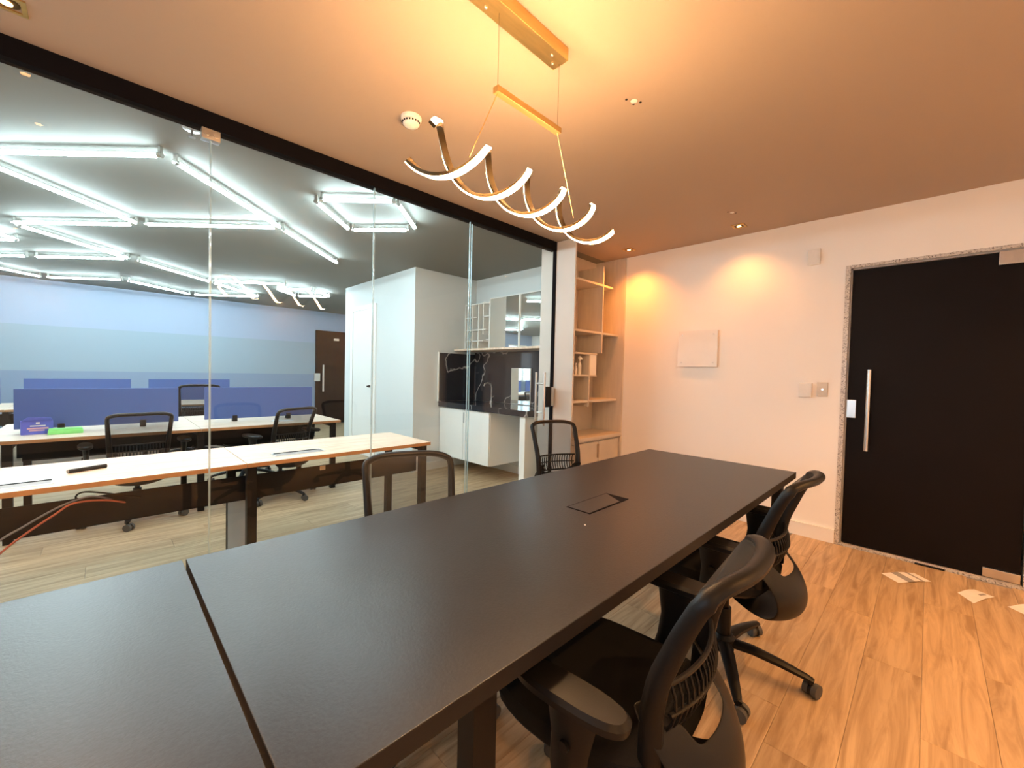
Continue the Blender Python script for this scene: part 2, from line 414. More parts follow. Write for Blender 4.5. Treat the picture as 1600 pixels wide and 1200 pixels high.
# far office door
d3 = struct(B(3.47, 4.33, 9.925, 9.945, .01, 2.17).build('door_3', 'blkdoor'), 'black glass entrance door at the far end of the office')
MB().cyl((3.63, 9.88, .76), (3.63, 9.88, 1.38), .02, 14).cyl((3.63, 9.88, .9), (3.63, 9.93, .9), .01).cyl((3.63, 9.88, 1.24), (3.63, 9.93, 1.24), .01).build('pull_handle', 'chrome', d3, True)
CB(3.44, 3.57, 9.905, 9.93, 1.0, 1.18, .003).build('lock_plate', 'chrome', d3)
CB(3.88, 4.00, 9.915, 9.93, 1.955, 2.005, .002).build('door_sign', 'smoke', d3)

# ------------------------------------------------------------------ things on the warm wall
t = thing('acrylic_sign', 'blank square acrylic plate held off the warm wall by four screws', 'plaque', (XD, 1.605, 1.40))
B(-.024, -.019, -.187, .187, 0, .352).build('plate', 'acryl', t)
for yy in (-.15, .15):
    for zz in (.04, .31):
        MB().cyl((0, yy, zz), (-.028, yy, zz), .007, 12).build('standoff_screw', 'chrome', t, True)
t = thing('switch_box', 'white square surface box on wall, left of the beige switch', 'switch', (XD, .72, 1.155))
CB(-.030, 0, -.045, .045, 0, .115, .004).build('cover', 'smoke', t); B(-.0315, -.030, -.036, .036, .01, .105).build('front_plate', 'smoke', t)
t = thing('push_button_switch', 'beige metal switch plate with round button beside black door', 'switch', (XD, .607, 1.165))
CB(-.008, 0, -.035, .035, 0, .115, .002).build('plate', 'beige', t); MB().cyl((-.008, 0, .058), (-.016, 0, .058), .009, 16).build('button', 'chrome', t, True)
t = thing('wall_sensor', 'small white rectangular box high on wall near the ceiling', 'sensor', (XD, .70, 2.235))
CB(-.028, 0, -.042, .042, 0, .125, .004).build('housing', 'smoke', t); B(-.030, -.028, -.030, .030, .015, .11).build('front_plate', 'smoke', t)

# ------------------------------------------------------------------ niche bookcase
nb = thing('niche_bookcase', 'cream built-in niche with asymmetric shelves, dividers and cupboard below', 'bookcase', (3.2, 2.41, 0))
def nbx(name, m, x0, x1, y0, y1, z0, z1, c=.002): return CB(x0-3.2, x1-3.2, y0-2.41, y1-2.41, z0, z1, c).build(name, m, nb)
nbx('side_panel', 'offw', 3.2, 3.222, 2.41, 2.84, 0, 2.598)
nbx('side_panel', 'cream', 4.118, 4.138, 2.41, 2.84, 0, 2.598)
nbx('back_panel', 'cream', 3.222, 4.118, 2.80, 2.84, 0, 2.598)
nbx('shelf', 'cream', 3.222, 3.985, 2.48, 2.80, 2.238, 2.26)
nbx('shelf', 'cream', 3.222, 4.118, 2.48, 2.80, 1.73, 1.752)
nbx('shelf', 'cream', 3.222, 3.715, 2.48, 2.80, 1.505, 1.522)
nbx('shelf', 'cream', 3.222, 3.715, 2.48, 2.80, 1.278, 1.295)
nbx('shelf', 'cream', 3.222, 4.118, 2.48, 2.80, 1.01, 1.035)
nbx('divider', 'cream', 3.782, 3.80, 2.475, 2.80, 1.53, 2.45)
nbx('divider', 'cream', 3.565, 3.583, 2.475, 2.80, .965, 1.505)
nbx('end_board', 'lam', 3.583, 3.715, 2.49, 2.51, 1.295, 1.505)
nbx('countertop', 'cream', 3.222, 4.118, 2.405, 2.80, .625, .66)
nbx('cupboard_body', 'cream', 3.222, 4.118, 2.45, 2.80, .0, .62)
d = nbx('door', 'cream', 3.226, 3.700, 2.428, 2.446, .06, .60)
CB(.482, .494, -.002, .018, .43, .575, .002).build('handle', 'beige', d)
nbx('door', 'cream', 3.712, 4.10, 2.428, 2.446, .06, .60)
nbx('plinth', 'cream', 3.226, 4.115, 2.43, 2.449, 0, .055)

bk = thing('book', 'dark red book upright on the lowest open niche shelf beside divider', 'book', (3.600, 2.50, 1.035))
CB(0, .022, 0, .15, 0, .19, .001).build('cover', 'red', bk); B(.003, .019, .002, .146, .004, .194).build('page_block', 'paper', bk)
# ornaments on the small shelf
def ornament(x, y, h, r, label, head=False):
    t = thing('figurine' if head else 'small_bottle', label, 'ornament' if head else 'bottle', (x, y, 1.295))
    MB().lathe([(r*.8, 0), (r, .006), (r, h*.55), (r*.8, h*.68), (r*.35, h*.76), (r*.35, h*.9)], n=16).build('body', 'smoke', t, True)
    if head:
        MB().lathe([(.004, 0), (r*.8, .008), (r*1.0, .022), (r*.7, .038), (.004, .045)], (0, 0, h*.88), 14).cyl((0, 0, h*.9+.02), (.03, -.01, h*.9+.01), .009, 10).build('head', 'smoke', t, True)
    else:
        MB().cyl((0, 0, h*.9), (0, 0, h), r*.5, 12).build('cap', 'paper', t, True)
ornament(3.41, 2.53, .12, .018, 'short white bottle at the left of the small niche shelf')
ornament(3.45, 2.60, .15, .016, 'taller white bottle behind the figurine on small niche shelf')
ornament(3.475, 2.53, .17, .019, 'white animal headed figurine on the small niche shelf', True)
ornament(3.515, 2.56, .13, .014, 'narrow white bottle next to the niche divider on small shelf')

# ------------------------------------------------------------------ meeting tables
TZ = .74
def table(x0, x1, y0, y1, label, legs, box=False):
    t = thing('meeting_table', label, 'table', (x0, y0, 0))
    L, D = x1-x0, y1-y0
    tp = MB().cbox(0, L, 0, D, TZ-.038, TZ, .0012).build('tabletop', 'top', t)
    MB().box(-.0006, L+.0006, -.0008, 0, TZ-.037, TZ-.001).box(-.0006, 0, 0, D, TZ-.037, TZ-.001).box(L, L+.0006, 0, D, TZ-.037, TZ-.001).build('edge_band', 'topedge', tp)
    for lx in legs:
        for ly in (.05, D-.10): B(lx, lx+.06, ly, ly+.05, 0, TZ-.038).build('leg', 'black', t)
        B(lx+.005, lx+.055, .10, D-.10, TZ-.088, TZ-.0385).build('crossbar', 'black', t)
    for ly in (.12, D-.16): B(legs[0]+.06, legs[-1], ly, ly+.03, TZ-.078, TZ-.0385).build('side_rail', 'black', t)
    return t
tb = table(.170, 2.975, .548, 1.492, 'long charcoal meeting table with flush cable box near its far end', (.34, 2.70))
table(-1.60, .160, .556, 1.492, 'charcoal table butted against the long one, nearest the camera', (-1.45, -.02))
cb = CB(0, .305, 0, .118, 0, .003, .001).build('cable_box_rim', 'track', tb); cb.location = (1.385-.17, .938-.548, TZ-.0012)
MB().add([(.005,.006,.0015),(.235,.006,.0015),(.297,.112,.0015),(.005,.112,.0015),(.005,.006,.0042),(.235,.006,.0042),(.297,.112,.0042),(.005,.112,.0042)],[(3,2,1,0),(4,5,6,7),(0,1,5,4),(1,2,6,5),(2,3,7,6),(3,0,4,7)]).build('lid', 'top', cb)
cr = tag(MB().lathe([(.003, 0), (.004, .002), (.002, .004)], n=7).build('crumb', 'smoke', loc=(1.27, .88, TZ)), 'tiny white crumb on dark table near the cable box', 'crumb')

# ------------------------------------------------------------------ office chair
def prof(z):
    K = [(.44, -.160), (.60, -.165), (.68, -.180), (.80, -.228), (.88, -.266)]
    if z <= K[0][0]: return K[0][1]
    for (a, b), (c, d) in zip(K, K[1:]):
        if z <= c:
            u = (z-a)/(c-a); return b+(d-b)*u
    return K[-1][1]
def bow(x, z): return prof(z)+1.25*(x*x-.025)
def hw(z):      # half width of the back frame
    return .168+(.192-.168)*min(1, max(0, (z-.48)/.38))
def chair():
    t = thing('office_chair', '', 'chair')
    hubm = MB().lathe([(.03, .06), (.045, .07), (.048, .125), (.034, .14)], n=20).build('base_hub', 'plastic', t, True)
    for k in range(5):
        a = R(-81+72*k); c, s = math.cos(a), math.sin(a)
        pts = [(c*q, s*q, z) for q, z in ((.03, .105), (.12, .106), (.22, .092), (.31, .074), (.335, .066))]
        MB().tube(pts, [1, .95, .8, .62, .5], 8, (.030, .020), (0, 0, 1)).build('base_leg', 'plastic', t, True)
        cm = MB().cyl((c*.325, s*.325, .052), (c*.325, s*.325, .078), .010, 10)
        off = Vector((math.cos(a+1.1), math.sin(a+1.1), 0)); pe = Vector((-off.y, off.x, 0))
        ce = Vector((c*.325, s*.325, .028))+off*.012
        cm.cyl(ce-pe*.006, ce+pe*.006, .024, 16)
        cs = cm.build('castor', 'plastic', t, True)
        MB().cyl(ce+pe*.007, ce+pe*.026, .0275, 20).cyl(ce-pe*.026, ce-pe*.007, .0275, 20).build('wheel', 'rubber', cs, True)
    MB().cyl((0, 0, .12), (0, 0, .26), .028, 18).cyl((0, 0, .26), (0, 0, .40), .018, 18).build('gas_column', 'plastic', t, True)
    mm = MB().cbox(-.08, .08, -.13, .10, .375, .415, .012).build('tilt_mechanism', 'plastic', t)
    MB().cyl((.08, .02, .395), (.22, .04, .39), .006, 10).cbox(.20, .25, .028, .052, .383, .397, .004).build('lever', 'plastic', mm, True)
    MB().super([(.17, .16, .405), (.22, .215, .415), (.235, .228, .430), (.236, .23, .434)], 40, 3.5, (0, .045)).build('seat_pan', 'plastic', t, True)
    MB().super([(.236, .23, .434), (.245, .24, .448), (.247, .242, .468), (.238, .232, .484), (.205, .20, .492), (.12, .12, .487), (.02, .02, .484)], 48, 3.6, (0, .045)).build('seat', 'darkfab', t, True)
    for s in (-1, 1):
        pts = [(s*.10, -.02, .412), (s*.21, -.02, .412), (s*.268, -.025, .425), (s*.292, -.035, .47), (s*.300, -.045, .54), (s*.303, -.05, .638)]
        ap = MB().tube(pts, [.9, 1, 1, 1, 1.05, 1.5], 10, (.015, .043), (0, 1, 0)).build('armrest_post', 'plastic', t, True)
        MB().super([(.034, .115, .634), (.043, .130, .640), (.044, .132, .654), (.036, .122, .663), (.01, .03, .664)], 32, 2.8, (s*.305, -.045)).build('armrest_pad', 'plastic', ap, True)
        MB().cyl((s*.318, -.045, .55), (s*.326, -.045, .55), .012, 14).build('height_button', 'plastic', ap, True)
    # back frame
    ZC, XC = .880, .192
    pts = [(-hw(z), prof(z), z) for z in [.47+(ZC-.022-.47)*k/12 for k in range(13)]]
    rim = lambda x: (x, prof(ZC)-.056*(1-abs(x/XC)**2.6), ZC+.026*(1-(x/XC)**6))
    xs = [-.185, -.172, -.155, -.13, -.10, -.06, -.02]
    pts += [(-.1905, prof(ZC)-.001, ZC-.006)]+[rim(x) for x in xs]
    full = pts+[rim(0)]+[(-x, y, z) for x, y, z in reversed(pts)]
    rad = [1.2-.3*min(1, max(0, (z-.55)/.3)) for x, y, z in full]
    MB().tube(full, rad, 12, (.0160, .022), (0, 1, 0)).build('back_frame', 'plastic', t, True)
    g = MB(); nx, nz = 12, 14; vs = []
    for j in range(nz+1):
        z = .50+(ZC-.50)*j/nz; h = hw(z)-.004
        for i in range(nx+1):
            x = -h+2*h*i/nx; vs.append((x, prof(z)+.020, z))
    for q in (.35, .7, 1.0):
        for i in range(nx+1):
            x = (-.188+.376*i/nx); rx = rim(x)
            vs.append((x, prof(ZC)+.020+(rx[1]-prof(ZC))*q, ZC+(rx[2]-ZC)*q))
    nz2 = nz+3
    fs = [(j*(nx+1)+i, j*(nx+1)+i+1, (j+1)*(nx+1)+i+1, (j+1)*(nx+1)+i) for j in range(nz2) for i in range(nx)]
    g.add(vs, fs).build('back_mesh', 'net', t, True)
    lm = MB()
    for i in range(15):
        x = -.142+.284*i/14
        lm.tube([(x, bow(x, z)-.010-.022*math.sin(PI*(z-.540)/.115), z) for z in (.542, .570, .597, .625, .653)], 1, 6, (.0042, .0035), (0, 1, 0))
    for z, q in ((.540, .006), (.598, .004), (.655, .006)):
        lm.tube([(x, bow(x, z)-.010-.022*math.sin(PI*(z-.540)/.115), z) for x in [-.158+.316*i/12 for i in range(13)]], 1, 8, (q, .006), (0, 1, 0))
    lm.build('lumbar_support', 'plastic', t, True)
    # swept shell under and behind the seat
    pr = [(-.185, .59, .186), (-.215, .55, .19), (-.255, .51, .19), (-.290, .465, .186), (-.308, .415, .178), (-.302, .365, .165), (-.268, .328, .148), (-.20, .322, .125), (-.10, .360, .10)]
    nu = 12; vs = []
    for y, z, h in pr:
        for i in range(nu+1):
            u = -1+2*i/nu; vs.append((h*u, y+.06*u*u, z+.012*u*u))
    for y, z, h in pr:
        for i in range(nu+1):
            u = -1+2*i/nu; vs.append((h*u, y+.06*u*u+.010, z+.012*u*u+.004))
    nr = len(pr); q = nr*(nu+1); fs = []
    def keep(j, i):
        return 0 <= j < nr-1 and 0 <= i < nu and not (j < 1 and 2 <= i < nu-2) and not (j == 1 and 3 <= i < nu-3)
    for j in range(nr-1):
        for i in range(nu):
            if not keep(j, i): continue
            a, b, c, d = j*(nu+1)+i, j*(nu+1)+i+1, (j+1)*(nu+1)+i+1, (j+1)*(nu+1)+i
            fs += [(a, d, c, b), (a+q, b+q, c+q, d+q)]
            if not keep(j-1, i): fs.append((a, b, b+q, a+q))
            if not keep(j+1, i): fs.append((d, d+q, c+q, c))
            if not keep(j, i-1): fs.append((a, a+q, d+q, d))
            if not keep(j, i+1): fs.append((b, c, c+q, b+q))
    o = MB().add(vs, fs).build('back_shell', 'plastic', t, True)
    sm = o.modifiers.new('sub', 'SUBSURF'); sm.levels = 1; sm.render_levels = 2
    MB().cyl((-.12, -.175, .50), (.12, -.175, .50), .009, 12).build('back_crossbar', 'plastic', t, True)
    return t
proto = chair(); first = [True]
def put_chair(x, y, deg, label, group, sc=1.0, arms=True, base=0):
    o = proto if first[0] else copy_tree(proto)
    first[0] = False
    o.location = (x, y, 0); o.rotation_euler = (0, 0, R(deg)); o.scale = (sc,)*3
    o['label'] = label; o['group'] = group
    for c in o.children:
        if c.name.startswith(('base_leg', 'castor')): c.rotation_euler = (0, 0, R(base))
    if not arms:
        for c in list(o.children):
            if c.name.startswith('armrest'):
                for g in list(c.children): bpy.data.objects.remove(g)
                bpy.data.objects.remove(c)
GA, GB = 'mesh office chairs around the meeting table', 'mesh office chairs in the open office'
put_chair(.975, .560, 4, 'black mesh chair in the right foreground, armrest tucked under dark table', GA)
put_chair(2.01, .62, 0, 'black mesh chair nearest the black door on right side of table', GA)
put_chair(.90, 1.42, 158, 'black mesh chair on the glass side at middle of the dark table', GA)
put_chair(2.49, 1.88, 158, 'black mesh chair by the glass door handles and niche', GA, arms=False)
put_chair(.205, 4.66, 2, 'black mesh office chair at the left front of the first screened oak bench', GB, base=-24)
put_chair(1.27, 4.57, 17, 'black mesh office chair at the right front of the first screened bench', GB, base=-4)
put_chair(.93, 7.22, 0, 'black mesh office chair seen between the two rows of navy screens', GB, 1.14)
put_chair(1.18, 5.55, 185, 'black mesh office chair behind the right navy screen, seat under bench', GB)

# ------------------------------------------------------------------ office desks
def bench(x0, segs, L, y0, D, label, group, tray_y, legs, screens=None, riser=None):
    t = thing('office_desk', label, 'desk', (x0, y0, 0), 0, group)
    for k in range(segs):
        tp = MB().cbox(k*L+.002, (k+1)*L-.002, 0, D, TZ-.025, TZ, .001).build('desktop', 'oak', t)
        MB().box(k*L+.002, (k+1)*L-.002, -.001, 0, TZ-.0245, TZ-.0005).box(k*L+.002, (k+1)*L-.002, D, D+.001, TZ-.0245, TZ-.0005).build('edge_band', 'edge', tp)
    B(segs*L-.002, segs*L-.001, 0, D, TZ-.0245, TZ-.0005).build('end_band', 'edge', t)
    for lx in legs:
        for ly in (.03, D-.08): CB(lx, lx+.05, ly, ly+.05, 0, TZ-.026, .003).build('leg', 'black', t)
        B(lx+.002, lx+.048, .08, D-.08, TZ-.066, TZ-.026).build('crossbar', 'black', t)
    a, b = legs[0]+.05, legs[-1]
    MB().box(a, b, tray_y, tray_y+.004, TZ-.235, TZ-.09).box(a, b, tray_y, tray_y+.14, TZ-.235, TZ-.231).box(a, b, tray_y+.136, tray_y+.14, TZ-.235, TZ-.13).build('cable_tray', 'black', t)
    return t
d1 = bench(-1.90, 3, 1.245, 2.745, .65, 'single row oak top desk running just behind the glass wall', 'oak desk rows', .10, (.05, 2.497, 3.668))
B(1.047+1.90-.018, 1.047+1.90+.018, .0988, .0998, 0.632-.014, 0.632+.014).build('sticker', 'beige', d1)
CB(2.499, 2.512, .085, .57, .0, .50, .002).build('cable_riser', 'greym', d1)
d2 = bench(-.605, 2, 1.225, 4.50, 1.20, 'double sided oak bench with two navy screens, nearest row', 'oak desk rows', .52, (.10, 1.20, 2.36))
d3_ = bench(-2.0, 3, 1.2, 7.40, 1.20, 'double sided oak bench with navy screens near the far blue wall', 'oak desk rows', .52, (.08, 1.18, 2.38, 3.5))
d1['group'] = d2['group'] = d3_['group'] = 'oak desk rows'

def outlet(x, y, L, label):
    t = thing('desk_outlet_box', label, 'outlet', (x, y, TZ), 0, 'flush desk outlet boxes')
    MB().box(0, L, 0, .012, -.001, .002).box(0, L, .113, .125, -.001, .002).box(0, .012, .012, .113, -.001, .002).box(L-.012, L, .012, .113, -.001, .002).build('rim', 'chrome', t)
    B(.013, L-.013, .013, .085, -.0005, .0016).build('lid', 'greym', t)
    B(.013, L-.013, .088, .112, -.0005, .0008).build('slot', 'track', t)
outlet(.765, 2.855, .31, 'grey flush outlet box on the oak desk behind the glass, right one')
outlet(-.47, 2.815, .31, 'silver flush outlet box on the oak desk, at the photo left edge')

def screen(x0, x1, y, h, label):
    t = thing('desk_screen', label, 'screen', (x0, y, TZ), 0, 'navy fabric desk screens')
    L = x1-x0
    CB(0, L, -.012, .012, .03, h, .004).build('panel', 'navy', t)
    for xx in (.25*L, .75*L): CB(xx-.02, xx+.02, -.03, .03, 0, .06, .003).build('clamp', 'black', t)
screen(-.49, .505, 4.97, .345, 'navy fabric screen behind blue and green boxes, front bench left')
screen(.705, 1.70, 4.97, .345, 'navy fabric screen on the right half of the front bench')
screen(-1.95, -.885, 7.93, .345, 'navy screen cut by the photo left edge, rear bench')
screen(-.70, .285, 7.93, .345, 'navy screen in the middle of the rear bench, left of the rear chair')
screen(.47, 1.45, 7.93, .345, 'navy screen at right end of rear bench behind the rear chair')

# small things on desks
t = thing('marker_pen', 'thick black marker lying on the oak desk behind the glass', 'pen', (-.125, 3.03, TZ+.0105), R(24))
MB().cyl((0, 0, 0), (.09, 0, 0), .0100, 16).build('barrel', 'plastic', t, True); MB().cyl((.088, 0, 0), (.15, 0, 0), .0105, 16).build('cap', 'black', t, True)
MB().cyl((-.004, 0, 0), (.004, 0, 0), .0085, 14).build('end_plug', 'greyp', t, True)
t = thing('blue_carton', 'small blue carton with pale print and torn top on the bench', 'box', (-.44, 4.80, TZ), R(8))
CB(0, .165, 0, .07, 0, .105, .002).build('body', 'blue', t)
MB().add([(0, 0, .104), (.165, 0, .104), (.150, -.035, .128), (.03, -.03, .135), (0, .001, .104), (.165, .001, .104), (.150, -.033, .129), (.03, -.028, .136)], [(0,1,2,3),(7,6,5,4),(0,4,5,1),(1,5,6,2),(2,6,7,3),(3,7,4,0)]).build('open_flap', 'blue', t)
MB().box(.045, .125, -.0012, 0, .062, .070).box(.075, .095, -.0012, 0, .080, .094).build('pale_print', 'paper', t)
MB().box(.03, .14, -.0012, 0, .040, .052).box(.04, .12, -.0012, 0, .026, .034).build('pink_print', 'pink', t)
t = thing('green_box', 'flat bright green plastic box beside the blue carton', 'box', (-.30, 4.72, TZ), R(3))
CB(0, .19, 0, .10, 0, .030, .006).build('body', 'green', t); CB(.004, .186, .004, .096, .028, .042, .005).build('lid', 'green', t)
t = thing('notepad', 'white sheets lying on the front bench behind right chair', 'paper', (1.22, 4.72, TZ), R(-20))
B(0, .20, 0, .11, 0, .006).build('sheets', 'paper', t)

# loose cables
def cable(pts, r, m, label):
    P = [Vector(p) for p in pts]; out = []
    for i in range(len(P)-1):
        p0, p1, p2, p3 = P[max(i-1, 0)], P[i], P[i+1], P[min(i+2, len(P)-1)]
        for k in range(8):
            u = k/8
            out.append(.5*((2*p1)+(-p0+p2)*u+(2*p0-5*p1+4*p2-p3)*u*u+(-p0+3*p1-3*p2+p3)*u**3))
    out.append(P[-1])
    return tag(MB().tube(out, r, 7, up=(.1, .2, 1)).build('cable', m, smooth=True), label, 'cable', 'loose cables under the oak desk')
cable([(.06, 2.86, .60), (-.03, 2.80, .66), (-.10, 2.78, .655), (-.17, 2.77, .625), (-.25, 2.765, .575), (-.33, 2.76, .52), (-.48, 2.80, .35), (-.62, 2.9, .10), (-.75, 3.0, .01)], .0045, 'cableg', 'grey cable, upper one hanging from the desk tray towards left edge')
cable([(.10, 2.862, .585), (.0, 2.80, .635), (-.10, 2.775, .645), (-.16, 2.77, .605), (-.24, 2.765, .545), (-.32, 2.76, .47), (-.44, 2.78, .30), (-.58, 2.85, .06), (-.7, 2.9, .008)], .0045, 'cabler', 'orange red cable hanging from desk tray towards the left edge')
cable([(.16, 2.865, .60), (.06, 2.80, .650), (-.06, 2.785, .690), (-.09, 2.79, .665), (-.03, 2.80, .640), (.04, 2.83, .62), (.12, 2.866, .60)], .004, 'black', 'short black cable looped over the desk tray edge')

# ------------------------------------------------------------------ kitchenette
kc = thing('kitchen_counter', 'white base cabinet with black marble countertop and open right bay', 'counter', (3.2, 3.0, 0))
def kx(name, m, x0, x1, y0, y1, z0, z1, parent=None, c=.002): return CB(x0-3.2, x1-3.2, y0-3.0, y1-3.0, z0, z1, c).build(name, m, parent or kc)
kx('countertop', 'marble', 3.18, 3.775, 2.98, 4.597, .83, .895)
kx('cabinet_body', 'lam', 3.222, 3.79, 3.595, 4.595, .19, .829)
d = kx('door', 'lam', 3.202, 3.220, 4.09, 4.59, .192, .822); B(-.004, .002, 1.066, 1.078, .66, .79).build('handle', 'greym', d)
kx('door', 'lam', 3.202, 3.220, 3.60, 4.082, .192, .822)
kx('side_panel', 'lam', 3.202, 3.79, 3.02, 3.10, .0, .829)
kb = thing('marble_backsplash', 'black veined marble backsplash wrapping the kitchenette corner', 'backsplash', (3.17, 4.597, .897))
B(0, .628, -.02, 0, 0, .645).build('side_slab', 'marble', kb)
B(.606, .628, -1.60, -.022, 0, .675).build('rear_slab', 'marble', kb)
B(-.012, 0, -.022, 0, 0, .655).build('end_trim', 'lam', kb)
ws = tag(CB(3.42, 3.798, 3.0, 4.597, 1.578, 1.602, .002).build('wall_shelf', 'oak'), 'light wood shelf above the black marble backsplash', 'shelf')
lt = thing('lattice_rack', 'white open lattice rack left of mirror cabinet on the wood shelf', 'rack', (3.6, 4.595, 1.603))
MB().box(0, .195, -.016, 0, 0, .63).build('upright', 'lam', lt)
MB().box(0, .195, -.52, -.504, 0, .63).build('upright', 'lam', lt)
MB().box(.185, .195, -.504, -.016, 0, .63).build('rear_board', 'taupe', lt)
for yy, z0, z1 in ((-.15, .02, .60), (-.28, .0, .60), (-.38, .20, .63)):
    MB().box(0, .18, yy-.014, yy, z0, z1).build('upright', 'lam', lt)
for y0, y1, z in ((-.504, -.016, .616), (-.25, -.016, .44), (-.504, -.38, .44), (-.45, -.016, .27), (-.38, -.016, .12), (-.504, -.45, .13)):
    MB().box(0, .18, y0, y1, z-.012, z).build('shelf', 'lam', lt)
mc = thing('mirror_cabinet', 'two door mirror cabinet on the wood shelf of kitchenette', 'cabinet', (3.6, 3.0, 1.603))
B(.02, .195, .0, 1.07, 0, .66).build('body', 'lam', mc)
for y0, y1 in ((.535, 1.07), (.0, .515)):
    d = CB(0, .018, y0, y1, 0, .66, .002).build('door', 'lam', mc); B(-.003, -.0002, y0+.012, y1-.008, .012, .648).build('mirror_pane', 'mirror', d)
sp = thing('leaning_mirror', 'pale reflective panel leaning on black marble at counter right end', 'mirror', (3.765, 3.635, .898))
CB(-.012, 0, -.17, .17, 0, .46, .002).build('board', 'lam', sp); B(-.0135, -.0121, -.165, .165, .006, .454).build('mirror_face', 'mirror', sp)
fa = thing('kitchen_faucet', 'slim chrome faucet standing on the black marble counter', 'faucet', (3.68, 4.10, .896))
MB().cyl((0, 0, 0), (0, 0, .02), .024, 16).tube([(0, 0, .02), (0, 0, .20), (-.02, 0, .245), (-.07, 0, .262), (-.12, 0, .25), (-.135, 0, .22)], .010, 10).build('spout', 'chrome', fa, True)
MB().cyl((0, 0, .06), (0, -.05, .09), .006, 8).build('lever', 'chrome', fa, True)

# ------------------------------------------------------------------ pendant lamp
lp = thing('spiral_pendant_lamp', 'gold pendant of two glowing spiral strips hung below ceiling bar', 'lamp', (1.14, 1.10, 0))
ox, oy = 1.14, 1.10
cn = CB(.86-ox, 1.325-ox, -.038, .038, H-.05, H-.0005, .002).build('canopy', 'gold', lp)
for x, y in ((1.255, -.012), (1.29, .014), (.90, -.012), (.935, .014)):
    MB().lathe([(.002, -.008), (.006, -.006), (.006, 0)], (x-ox, y, H-.05), 12).build('screw', 'chrome', cn, True)
bar = CB(.975-ox, 1.325-ox, -.0125, .0125, 2.275, 2.297, .001).build('crossbar', 'gold', lp)
hp = (1.103, 1.985, .077, .391, -.397, .678, 2.387, -.018, -.027)
def hel(u, ph, rr):
    Yc, Zc, r, pitch, th0, x0, n, dy, dz = hp
    th = th0+ph-2*PI*u
    rad = Vector((0, math.cos(th), math.sin(th)))
    return Vector((x0+pitch*u-ox, Yc+dy*u*pitch-oy, Zc+dz*u*pitch))+rad*rr, rad
def ribbon(ph, u1, rr0, rr1, w, n=150):
    mb = MB(); vs = []
    for i in range(n+1):
        u = u1*i/n; a, ra = hel(u, ph, (rr0+rr1)/2); b, _ = hel(u+.002, ph, (rr0+rr1)/2)
        tg = (b-a).normalized(); bn = tg.cross(ra).normalized()
        c0 = a+ra*(rr0-(rr0+rr1)/2); c1 = a+ra*(rr1-(rr0+rr1)/2)
        vs += [c0-bn*w, c0+bn*w, c1+bn*w, c1-bn*w]
    fs = []
    for i in range(n):
        for k in range(4): fs.append((4*i+k, 4*i+(k+1) % 4, 4*i+4+(k+1) % 4, 4*i+4+k))
    fs += [(3, 2, 1, 0), (4*n, 4*n+1, 4*n+2, 4*n+3)]
    return mb.add(vs, fs)
for ph, u1 in ((0, 2.387), (PI, 2.12)):
    s_ = ribbon(ph, u1, .066, .0775, .0105).build('spiral_strand', 'golddk', lp, True)
    ribbon(ph, u1, .0777, .0815, .0088).build('light_strip', 'strip', s_, True)
MB().cyl((.985-ox, 0, 2.29), (.985-ox, 0, H-.045), .0008, 6).build('wire', 'golddk', lp)
MB().cyl((1.315-ox, 0, 2.29), (1.315-ox, 0, H-.045), .0008, 6).build('wire', 'golddk', lp)
MB().cyl((.985-ox, 0, 2.276), (.865-ox, .0, 2.01), .0016, 6).build('wire', 'gold', lp)
MB().cyl((1.315-ox, 0, 2.276), (1.437-ox, 0, 1.97), .0016, 6).build('wire', 'gold', lp)

# ------------------------------------------------------------------ ceiling fittings
t = thing('smoke_detector', 'round white smoke detector on the ceiling left of the pendant', 'detector', (1.132, 1.925, H))
MB().lathe([(.052, 0), (.052, -.012), (.046, -.018)], n=32).build('base', 'smoke', t, True)
hd = MB().lathe([(.044, -.018), (.042, -.034), (.034, -.044), (.018, -.050)], n=32).build('head', 'smoke', t, True)
vm = MB()
for k in range(9):
    a = R(150+k*20); vm.box(0, 0, 0, 0, 0, 0) if False else vm.cyl((.0425*math.cos(a), .0425*math.sin(a), -.033), (.0440*math.cos(a), .0440*math.sin(a), -.026), .004, 6)
vm.build('vent', 'track', t)
def downlight(x, y, label, group, power, square=True, tilt=(0, 0), col=None):
    t = thing('downlight', label, 'light', (x, y, H), 0, group)
    MB().box(-.05, .05, -.05, -.036, -.006, -.0005).box(-.05, .05, .036, .05, -.006, -.0005).box(-.05, -.036, -.036, .036, -.006, -.0005).box(.036, .05, -.036, .036, -.006, -.0005).build('trim_ring', 'gold', t)
    MB().lathe([(.035, -.0008), (.030, -.004), (.022, -.0045)], n=20).build('reflector', 'golddk', t, True)
    MB().cyl((0, 0, -.005), (0, 0, -.0065), .016, 18).build('bulb', 'bulb', t, True)
    li = bpy.data.lights.new('downlight_beam', 'SPOT'); li.energy = power; li.color = col or WARM; li.spot_size = R(125); li.spot_blend = 1.0; li.shadow_soft_size = .02
    lo = bpy.data.objects.new('downlight_beam', li); C.objects.link(lo); lo.parent = t; lo.location = (0, 0, -.02); lo.rotation_euler = (R(tilt[0]), R(tilt[1]), 0)
M['bulb'] = mat('warm_bulb', (1, .9, .7), .5, emit=WARM, es=12, noise=(20, .02))
GD = 'warm recessed downlights of the meeting room'
downlight(3.87, 2.235, 'square gold downlight close to the niche corner', GD, 23, col=(1, .30, .04))
downlight(3.87, 1.195, 'square gold downlight above the blank acrylic plate', GD, 11, col=(1, .38, .08))
downlight(-.245, 2.40, 'square gold downlight at the upper left corner of photo', GD, SPOT_W*1.0)
downlight(-.245, 1.85, 'square gold downlight behind the viewpoint, outside the photo', GD, SPOT_W*1.5)
